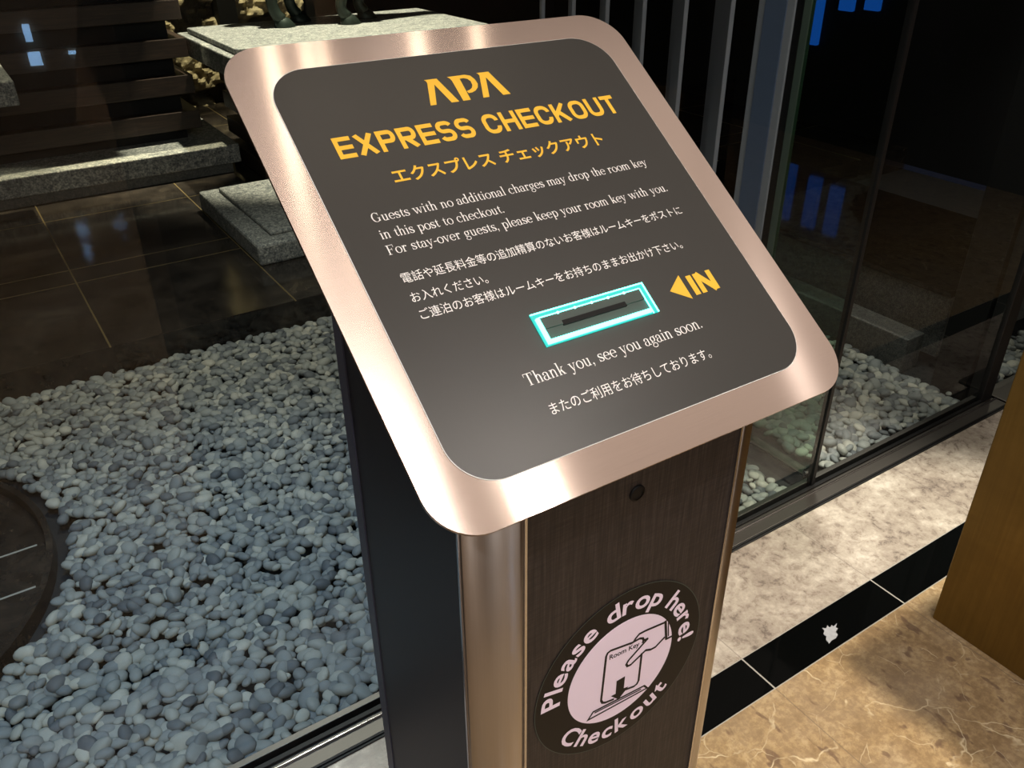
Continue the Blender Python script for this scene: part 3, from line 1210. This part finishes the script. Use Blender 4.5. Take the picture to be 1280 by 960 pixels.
line([(13, 33.2), (-17.5, 39.6), (-21.5, 38.4), (-23.2, 34.7), (-25.9, -31.5), (-23.8, -36.4), (-19.7, -38.8), (-7.5, -41.5)])
line([(27.2, 8.5), (26.6, -34.5), (24.6, -38.5), (20.5, -39.8), (8.5, -36.9)])
line([(9, 33.4), (22.0, 33.6), (26.6, 31.2), (28.2, 27.2), (26.6, 24.2)])
line([(57.3, 36.9), (29.6, 40.8), (21.0, 41.0), (16.5, 37.6), (13.1, 33.2)])
line([(34.5, 26.5), (28.5, 22.6), (8.6, 8.6), (6.0, 4.4), (8.0, 0.2), (12.4, -0.4), (32.6, 9.4), (40.2, 5.9), (46.8, 5.6), (59.6, 13.4)])
line([(27.2, 27.2), (34.5, 26.5)])
line([(57.7, 39.4), (62.2, 8.6)], 3.4)
line([(61.2, 8.8), (71.0, 8.2)], 3.0)
line([(62.5, 34.2), (65.0, 11.5)], 1.6)
f = bm.faces.new([bm.verts.new((x * mmm, y * mmm, 0.0011)) for x, y in [(-5.8, -14.2), (5.9, -14.0), (5.5, -32.8), (12.2, -34.6), (-1.0, -46.4), (-12.5, -33.6), (-5.8, -34.2)]])
bmesh.ops.triangulate(bm, faces=[f])
line([(-42.7, -51.2), (-36.0, -42.6), (36.1, -49.2), (41.1, -56.1)], 2.6, True)
line([(-34.0, -45.6), (32.0, -52.0)], 2.0)
bm.normal_update()
for fc in bm.faces:
    if fc.normal.z < 0:
        fc.normal_flip()
me = bpy.data.meshes.new('pictogram')
bm.to_mesh(me)
bm.free()
link('pictogram', me, M['stick_b'], sticker)
o = put_text('room_key_text', 'Room Key', -0.0185, 0.0225, 0.0265, 0.0068, M['stick_b'], sticker, z=0.0011, offset=0.02)
me = o.data
v = np_verts(me)
v[:, 1] -= (v[:, 0] + 0.0185) * 0.10
me.vertices.foreach_set('co', v.ravel())
me.update()

# ------------------------------------------------------------------ gold column in the lobby
ctr = thing('gold_counter', 'aged gold clad counter block standing on the beige marble floor', 'counter', (1.705, 0.10, 0))
box('gold_cladding', (-0.095, 0.095, -0.50, 0.568, 0.0, 1.03), M['gold'], ctr, 0.003)
box('counter_top', (-0.095, 0.095, -0.50, 0.568, 1.03, 1.05), M['bgran'], ctr, 0.003)  # unseen top, made black so its reflection in the glass stays dark

# thin jagged silvery patch on the black tile
bm = bmesh.new()
sc_ = [(0, -24), (5, -17), (13, -13), (17, -5), (13, 3), (18, 12), (14, 16), (17, 27), (10, 20), (7, 25), (3, 19), (-1, 27), (-4, 19), (-11, 23), (-7, 14), (-9, 5), (-4, -3), (-5, -12), (-2, -18)]
prism(bm, [(1.364 + x * 0.00135 + y * 0.00085, 0.767 - x * 0.00045 + y * 0.00075) for x, y in sc_], 0.0, 0.0012)
bmesh.ops.triangulate(bm, faces=[f for f in bm.faces if len(f.verts) > 4])
o = obj('foil_scrap', bm, M['foil'])
tag(o, 'torn silvery foil scrap lying on the black granite tile', 'scrap')

# ------------------------------------------------------------------ garden: partition with louvre fins
part = thing('glass_partition', 'green tinted glass partition standing on the pebbles beside the post', 'partition', (1.80, 1.19, 0))


def rel(name, dims, mat, parent, off, bevel=0.0):
    x0, x1, y0, y1, z0, z1 = dims
    return box(name, (x0 - off[0], x1 - off[0], y0 - off[1], y1 - off[1], z0 - off[2], z1 - off[2]), mat, parent, bevel)


PO = (1.80, 1.19, 0)
rel('glass_pane', (1.795, 1.805, 1.192, 1.440, 0.012, 2.8), M['gglass'], part, PO)
rel('glass_edge', (1.792, 1.808, 1.441, 1.461, 0.012, 2.8), M['gedge'], part, PO)
rel('bottom_channel', (1.775, 1.825, 1.192, 1.50, -0.03, 0.012), M['rail'], part, PO, 0.002)
rel('channel_lip', (1.772, 1.778, 1.192, 1.50, -0.03, 0.020), M['bead'], part, PO)
rel('clamp', (1.783, 1.817, 1.192, 1.205, 0.012, 0.03), M['bead'], part, PO, 0.002)

scr = thing('louvre_post', 'wide blue-grey upright post at the end of the glass partition', 'post', (1.80, 1.53, 0))
PO = (1.80, 1.53, 0)
rel('post_body', (1.785, 1.83, 1.482, 1.597, -0.03, 2.8), M['post'], scr, PO, 0.003)
rel('post_band', (1.781, 1.785, 1.506, 1.572, -0.03, 2.8), M['postd'], scr, PO)
rel('post_shadow_gap', (1.79, 1.825, 1.462, 1.482, -0.03, 2.8), M['gasket'], scr, PO)  # black strip between the post and the glass edge
struct('trim_14', (1.735, 1.875, 1.50, 2.72, -0.03, 0.02), M['grd'], 0.003)
FINS = [1.724, 1.891, 2.058, 2.224, 2.391, 2.557]
ordn = ['nearest the blue-grey post', 'second from the blue-grey post', 'third from the blue-grey post', 'fourth from the blue-grey post',
        'fifth from the blue-grey post', 'farthest from the blue-grey post']
fin0 = None
for i, y in enumerate(FINS):
    a0 = math.radians(33.0)
    if fin0 is None:
        bm = bmesh.new()
        add_box(bm, -0.006, 0.006, -0.09, 0.09, 0.02, 2.8, 0.002)
        fin0 = obj('louvre_fin', bm, M['fin'])
        f = fin0
    else:
        f = fin0.copy()
        COL.objects.link(f)
    f.location = (1.80, y, 0)
    f.rotation_euler = (0, 0, -a0)
    tag(f, 'pale grey upright louvre fin, ' + ordn[i], 'louvre fin', 'louvre fins of the garden screen')

# ------------------------------------------------------------------ granite bench under the wide wood stack
bench = thing('wood_stack_plinth', 'wide stack of dark wood boards on a grey granite slab base', 'plinth', (0.65, 5.2, 0.1))
PO = (0.65, 5.2, 0.1)
rel('base_slab', (0.0, 1.28, 4.80, 5.95, 0.1, 0.155), M['grd'], bench, PO, 0.004)
rel('granite_slab', (0.0, 1.325, 4.78, 6.0, 0.155, 0.256), M['gr'], bench, PO, 0.006)
rel('core', (0.0, 1.13, 5.08, 5.9, 0.256, 1.355), M['black'], bench, PO)
for k in range(6):
    z = 0.318 + 0.187 * k
    rel('board', (0.0, 1.20, 5.0, 5.95, z, z + 0.096), M['wood'], bench, PO, 0.003)

rel('top_slab', (0.0, 1.272, 4.842, 5.98, 1.355, 1.46), M['gr'], bench, PO, 0.006)

# left slab plinth, only its corner in view
ls = thing('granite_plinth', 'lit granite slab plinth, its corner jutting in front of the wide board stack', 'plinth', (-0.4, 4.5, 0.1))
PO = (-0.4, 4.5, 0.1)
rel('granite_top', (-1.1, 0.286, 4.19, 4.76, 0.70, 0.80), M['gr'], ls, PO, 0.006)
for k in range(4):
    z = 0.1 + 0.155 * k
    rel('board', (-1.0, -0.12, 4.32, 4.70, z, z + 0.09), M['wood'], ls, PO, 0.003)
rel('core', (-0.95, -0.18, 4.38, 4.64, 0.1, 0.70), M['black'], ls, PO)

# statue plinth
sp = thing('statue_plinth', 'double granite slab plinth on dark boards carrying the bronze horse', 'plinth', (2.0, 4.83, 0.1))
PO = (2.0, 4.83, 0.1)
rel('top_slab', (1.28, 2.734, 4.405, 5.271, 0.772, 0.80), M['gr'], sp, PO, 0.006)
rel('lower_slab', (1.232, 2.78, 4.36, 5.32, 0.668, 0.772), M['gr'], sp, PO, 0.008)
rel('core', (1.45, 2.56, 4.62, 5.05, 0.1, 0.668), M['black'], sp, PO)
for k in range(4):
    z = 0.105 + 0.143 * k
    rel('board', (1.375, 2.64, 4.55, 5.12, z, z + 0.088), M['wood'], sp, PO, 0.003)

# granite step in front of it
stp = thing('granite_step', 'two-tier grey granite step on the black terrace before the statue plinth', 'step', (1.5, 3.8, 0.1))
PO = (1.5, 3.8, 0.1)
rel('lower_tier', (0.942, 2.05, 3.381, 4.26, 0.1, 0.193), M['gr'], stp, PO, 0.012)
rel('upper_tier', (1.028, 1.96, 3.462, 4.20, 0.193, 0.213), M['gr'], stp, PO, 0.008)

# ------------------------------------------------------------------ round black basin in the pebbles
basin = thing('round_basin', 'round black stone basin sunk in the pebbles', 'basin', (-0.69, 2.155, 0))
bm = bmesh.new()
prof = [(0.0, -0.022), (0.575, -0.022), (0.597, -0.018), (0.600, 0.010), (0.616, 0.012), (0.618, -0.03)]
rings = []
for r_, z_ in prof:
    if r_ == 0:
        rings.append([bm.verts.new((0, 0, z_))] * 72)
    else:
        rings.append([bm.verts.new((r_ * math.cos(t * math.tau / 72), r_ * math.sin(t * math.tau / 72), z_)) for t in range(72)])
for ra, rb_ in zip(rings[:-1], rings[1:]):
    for t in range(72):
        j = (t + 1) % 72
        vs = [ra[t], rb_[t], rb_[j], ra[j]]
        u = []
        for q in vs:
            if q not in u:
                u.append(q)
        bm.faces.new(u)
obj('basin_bowl', bm, M['dmar'], basin)
for yy in (0.0, -0.17):
    w = math.sqrt(0.575 ** 2 - yy ** 2)
    box('tile_joint', (-w, w, yy - 0.003, yy + 0.003, -0.0225, -0.0212), M['grout'], basin)

# ------------------------------------------------------------------ dark stone things in the right bed
o = thing('stone_bench', 'low grey stone bench behind the right pebble bed', 'bench', (3.0, 2.2, 0))
PO = (3.0, 2.2, 0)
rel('kerb', (2.60, 2.70, 1.45, 2.97, -0.03, 0.105), M['grd'], o, PO, 0.004)
rel('seat_block', (2.72, 3.4, 1.40, 2.97, 0.02, 0.262), M['grd'], o, PO, 0.005)
rel('top_slab', (2.69, 3.45, 1.39, 2.97, 0.262, 0.285), M['bgran'], o, PO, 0.004)
o = box('black_panel', (2.605, 2.64, 1.215, 1.335, -0.03, 2.8), M['black'], None, 0.003)
tag(o, 'tall black upright panel at the end of the right pebble bed', 'panel')

# ------------------------------------------------------------------ bronze horse on the plinth
horse = thing('horse_statue', 'dark bronze horse statue standing on the granite slab', 'statue', (1.98, 5.0, 0.8))
nodes = {}
edges = []
radii = []
verts = []


def nd(name, p, r_):
    nodes[name] = len(verts)
    verts.append(Vector(p) - Vector((1.98, 5.0, 0.8)))
    radii.append(r_)


def ed(*names):
    for a, b in zip(names[:-1], names[1:]):
        edges.append((nodes[a], nodes[b]))


nd('pelvis', (1.78, 5.06, 1.40), (0.115, 0.125))
nd('belly', (1.95, 5.02, 1.385), (0.12, 0.13))
nd('chest', (2.14, 4.96, 1.41), (0.11, 0.14))
nd('neck', (2.25, 4.93, 1.55), (0.07, 0.09))
nd('poll', (2.33, 4.91, 1.72), (0.045, 0.06))
nd('head', (2.40, 4.89, 1.68), (0.045, 0.055))
nd('muzzle', (2.49, 4.865, 1.58), (0.028, 0.034))
nd('tail0', (1.66, 5.08, 1.42), (0.03, 0.03))
nd('tail1', (1.60, 5.09, 1.25), (0.035, 0.035))
nd('tail2', (1.60, 5.09, 1.02), (0.015, 0.015))
ed('pelvis', 'belly', 'chest', 'neck', 'poll', 'head', 'muzzle')
ed('pelvis', 'tail0', 'tail1', 'tail2')
HOOF = {'hind_near': (1.724, 4.974), 'hind_far': (1.878, 5.131), 'fore_near': (2.074, 4.871), 'fore_far': (2.249, 5.025)}
for k, (x, y) in HOOF.items():
    hind = k.startswith('hind')
    root = 'pelvis' if hind else 'chest'
    rx, ry = (1.76, 5.06) if hind else (2.13, 4.96)
    sy = -0.07 if k.endswith('near') else 0.07
    nd(k + '1', (rx + (0.03 if hind else 0.0), ry + sy, 1.24), (0.06, 0.07) if hind else (0.05, 0.055))
    kz = 1.06 if hind else 1.03
    nd(k + '2', (x - (0.05 if hind else -0.01), y + (ry + sy - y) * 0.4, kz), (0.036, 0.038))
    nd(k + '3', (x - 0.030, y + 0.008, 0.885), (0.034, 0.036))
    nd(k + '4', (x - 0.012, y, 0.853), (0.036, 0.038))
    nd(k + '5', (x + 0.012, y - 0.004, 0.828), (0.042, 0.042))
    ed(root, *[k + str(i) for i in range(1, 6)])
me = bpy.data.meshes.new('horse_body')
me.from_pydata([tuple(v) for v in verts], edges, [])
ho = link('horse_body', me, M['bronze'], horse)
sk = ho.modifiers.new('skin', 'SKIN')
for i, r_ in enumerate(radii):
    me.skin_vertices[0].data[i].radius = r_
me.skin_vertices[0].data[0].use_root = True
ss = ho.modifiers.new('sub', 'SUBSURF')
ss.levels = ss.render_levels = 2
dg = bpy.context.evaluated_depsgraph_get()
dg.update()
me2 = bpy.data.meshes.new_from_object(ho.evaluated_get(dg))
ho.modifiers.clear()
ho.data = me2
if not me2.materials:
    me2.materials.append(M['bronze'])
for p in me2.polygons:
    p.use_smooth = True
for k, (x, y) in HOOF.items():
    bm = bmesh.new()
    R0 = []
    for z_, s, dx in ((0.0, 1.0, 0.020), (0.006, 1.02, 0.020), (0.042, 0.74, 0.006), (0.052, 0.5, 0.002)):
        R0.append([bm.verts.new((x - 1.98 + dx + 0.060 * s * math.cos(t * math.tau / 20), y - 5.0 - dx * 0.2 + 0.048 * s * math.sin(t * math.tau / 20), z_)) for t in range(20)])
    for ra, rb_ in zip(R0[:-1], R0[1:]):
        for t in range(20):
            bm.faces.new((ra[t], ra[(t + 1) % 20], rb_[(t + 1) % 20], rb_[t]))
    bm.faces.new(R0[0][::-1])
    bm.faces.new(R0[-1])
    obj('hoof', bm, M['bronze'], horse, True)
for s in (-1, 1):
    bm = bmesh.new()
    bmesh.ops.create_cone(bm, cap_ends=True, segments=10, radius1=0.018, radius2=0.003, depth=0.07,
                          matrix=Matrix.Translation((0.345, -0.09 + s * 0.028, 0.985)))
    obj('ear', bm, M['bronze'], horse, True)

# ------------------------------------------------------------------ pebbles
rng = np.random.RandomState(11)


def ico(sub):
    bm = bmesh.new()
    bmesh.ops.create_icosphere(bm, subdivisions=sub, radius=1.0)
    v = np.array([p.co[:] for p in bm.verts])
    f = np.array([[q.index for q in fc.verts] for fc in bm.faces])
    bm.free()
    return v, f


ICO = {2: ico(2), 3: ico(3)}


def poisson(x0, x1, y0, y1, d, keep):
    """jittered hexagonal scatter"""
    out = []
    row = 0
    y = y0
    while y < y1:
        xs_ = np.arange(x0 + (d / 2 if row % 2 else 0), x1, d)
        for x in xs_:
            p = (x + rng.uniform(-.36, .36) * d, y + rng.uniform(-.36, .36) * d)
            if keep(*p):
                out.append(p)
        y += d * 0.82
        row += 1
    return out


def not_basin(x, y):
    return (x + 0.69) ** 2 + (y - 2.155) ** 2 > 0.652 ** 2


P_ = [(x, y, 0.0) for x, y in poisson(-1.0, 1.715, 1.205, 2.965, 0.0246, not_basin)]
P_ += [(x, y, 0.0) for x, y in poisson(1.895, 2.570, 1.205, 2.5, 0.0262, lambda x, y: not (x > 2.56 and y < 1.36))]
P_ += [(x, y, 0.0) for x, y in poisson(2.68, 4.2, 1.215, 1.36, 0.0275, lambda x, y: True)]
P_ += [(x, y, 0.0) for x, y in poisson(3.48, 4.7, 1.37, 2.6, 0.029, lambda x, y: y < 0.455 * x)]
P_ = np.array(P_)
Mv = np.array([[right[i], down[i], fwd[i]] for i in range(3)]).T
rel_ = P_ - np.array([0, 0, 1.5])
q = rel_ @ Mv.T
px = 640 + 1063.66 * q[:, 0] / q[:, 2]
py = 480 + 1063.66 * q[:, 1] / q[:, 2]
vis = (px > 6) & (px < 474) & (py < 952) & (py > 380) & ((px < 425) | (py > 480)) & (py < 905 - (px - 420) * 0.52)
dist = np.linalg.norm(rel_, axis=1)
order = np.argsort(np.where(vis, dist, 1e9))
single = set(order[:300].tolist())

mean = rng.rand(len(P_))
VV, FF, TT, base_i = [], [], [], 0
first = None
for i, (x, y, _) in enumerate(P_):
    L = rng.normal(0.0194, 0.0036) * (1.12 if x > 1.8 else 1.0)
    L = min(0.028, max(0.0115, L))
    W = L * rng.uniform(0.62, 0.86)
    T = L * rng.uniform(0.38, 0.56)
    a, tx, ty = rng.uniform(0, math.tau), rng.normal(0, 0.26), rng.normal(0, 0.26)
    z = rng.uniform(-0.013, 0.003) + (0.005 if rng.rand() < 0.12 else 0)
    tint = float(np.clip(rng.normal(0.45, 0.27), 0, 1))
    if i in single:
        v, f = ICO[3]
    else:
        v, f = ICO[2]
    k = rng.uniform(0.75, 1.3)
    sh = v.copy()
    sh[:, 0] += 0.16 * (rng.rand() - .5) * (sh[:, 1] ** 2 - .3)
    sh[:, 0] *= 1 + rng.uniform(-.16, .16) * sh[:, 1]
    sh[:, 1] *= 1 + rng.uniform(-.22, .22) * sh[:, 0]
    sh = np.sign(sh) * np.abs(sh) ** (0.9 if k > 1 else 1.0)
    sh = sh * np.array([L, W, T])
    Rm = np.array((Matrix.Rotation(a, 3, 'Z') @ Matrix.Rotation(tx, 3, 'X') @ Matrix.Rotation(ty, 3, 'Y')))
    sh = sh @ Rm.T
    if i in single:
        me = bpy.data.meshes.new('pebble')
        me.vertices.add(len(sh))
        me.vertices.foreach_set('co', sh.astype(np.float32).ravel())
        me.loops.add(f.size)
        me.loops.foreach_set('vertex_index', f.ravel().astype(np.int32))
        me.polygons.add(len(f))
        me.polygons.foreach_set('loop_start', np.arange(0, f.size, 3, dtype=np.int32))
        me.polygons.foreach_set('use_smooth', np.ones(len(f), dtype=bool))
        me.update()
        at = me.attributes.new('tint', 'FLOAT', 'POINT')
        at.data.foreach_set('value', np.full(len(sh), tint, np.float32))
        o = link('pebble', me, M['peb'])
        o.location = (x, y, z)
        tag(o, 'smooth grey river pebble among those lying closest to the glass in the large bed', 'pebble', 'pebbles nearest the glass')
    else:
        VV.append(sh + np.array([x, y, z]))
        FF.append(f + base_i)
        TT.append(np.full(len(sh), tint, np.float32))
        base_i += len(sh)
VV = np.concatenate(VV).astype(np.float32)
FF = np.concatenate(FF).astype(np.int32)
me = bpy.data.meshes.new('pebble_bed')
me.vertices.add(len(VV))
me.vertices.foreach_set('co', VV.ravel())
me.loops.add(FF.size)
me.loops.foreach_set('vertex_index', FF.ravel())
me.polygons.add(len(FF))
me.polygons.foreach_set('loop_start', np.arange(0, FF.size, 3, dtype=np.int32))
me.polygons.foreach_set('use_smooth', np.ones(len(FF), dtype=bool))
me.update()
at = me.attributes.new('tint', 'FLOAT', 'POINT')
at.data.foreach_set('value', np.concatenate(TT))
o = link('pebble_bed', me, M['peb'])
tag(o, 'bed of smooth grey pebbles spread behind the glass wall', 'pebbles')
o['kind'] = 'stuff'

# ------------------------------------------------------------------ lobby ceiling lamps and added glowing panels, mirrored in steel and floor


def ceiling_strip(name, x, y0, y1, w, mat):
    return box(name, (x - w / 2, x + w / 2, y0, y1, 2.672, 2.6915), M[mat], None, 0.002)


STR = [(0.685, 0.026, 0.80, 1.05, 'lampface'), (0.775, 0.018, 0.80, 1.05, 'lampface'), (0.815, 0.012, 0.80, 1.05, 'lampface'),
       (1.08, 0.026, 0.80, 1.05, 'lampface'), (1.26, 0.018, 0.80, 1.05, 'lampface'), (0.745, 0.24, -0.62, -0.02, 'lampwide')]
for (x, w, y0, y1, mt) in STR:
    o = ceiling_strip('ceiling_strip_light', x, y0, y1, w, mt)
    tag(o, 'warm linear ceiling light over the lobby floor', 'ceiling light', 'linear ceiling lights')
o = box('ceiling_light_panel', (0.30, 3.4, -0.70, 1.06, 2.692, 2.6998), M['lampsoft'], None, 0.003)  # added glow to lift the steel plate's reflection, no such lamp known
tag(o, 'soft backlit ceiling panel above the lobby', 'ceiling light')
dl0 = None
for x, y, p, _c in LOBBY + [(2.05, 0.60, 0, None)]:
    if dl0 is None:
        bm = bmesh.new()
        vs = []
        for r_, z_ in ((0.052, 2.6915), (0.050, 2.680), (0.066, 2.676), (0.068, 2.6915)):
            vs.append([bm.verts.new((r_ * math.cos(t * math.tau / 28), r_ * math.sin(t * math.tau / 28), z_)) for t in range(28)])
        for ra, rb_ in zip(vs[:-1], vs[1:]):
            for t in range(28):
                bm.faces.new((ra[t], ra[(t + 1) % 28], rb_[(t + 1) % 28], rb_[t]))
        dl0 = obj('downlight', bm, M['bead'], None, True)
        d = dl0
    else:
        d = dl0.copy()
        COL.objects.link(d)
    d.location = (x, y, 0)
    tag(d, 'round recessed downlight in the lobby ceiling', 'downlight', 'lobby downlights')

bl0 = None
for y, z0, k in ((3.80, 0.58, 'farthest of the three'), (3.58, 0.80, 'middle of the three'), (3.40, 0.82, 'nearest the glass')):
    o = box('wall_tube_lamp', (4.765, 4.80, y - 0.05, y + 0.05, z0, 1.15), M['blue'], None, 0.006)  # added glow standing in for blurred blue reflections
    tag(o, 'blue lit tube lamp on the dark garden wall, ' + k, 'lamp', 'blue tube lamps on the garden wall')
for dims in ((0.55, 0.62, -4.0, -3.975, 0.52, 0.60), (0.56, 0.60, -4.0, -3.975, 0.66, 0.76), (0.78, 0.87, -4.0, -3.975, 0.565, 0.585), (0.82, 0.86, -4.0, -3.975, 0.515, 0.53)):
    o = box('lit_display', dims, M['disp'], None, 0.002)  # unseen panel added so the glass mirrors small blue glints
    tag(o, 'small blue-white lit display low on the lobby back wall', 'display', 'lit displays in the lobby')
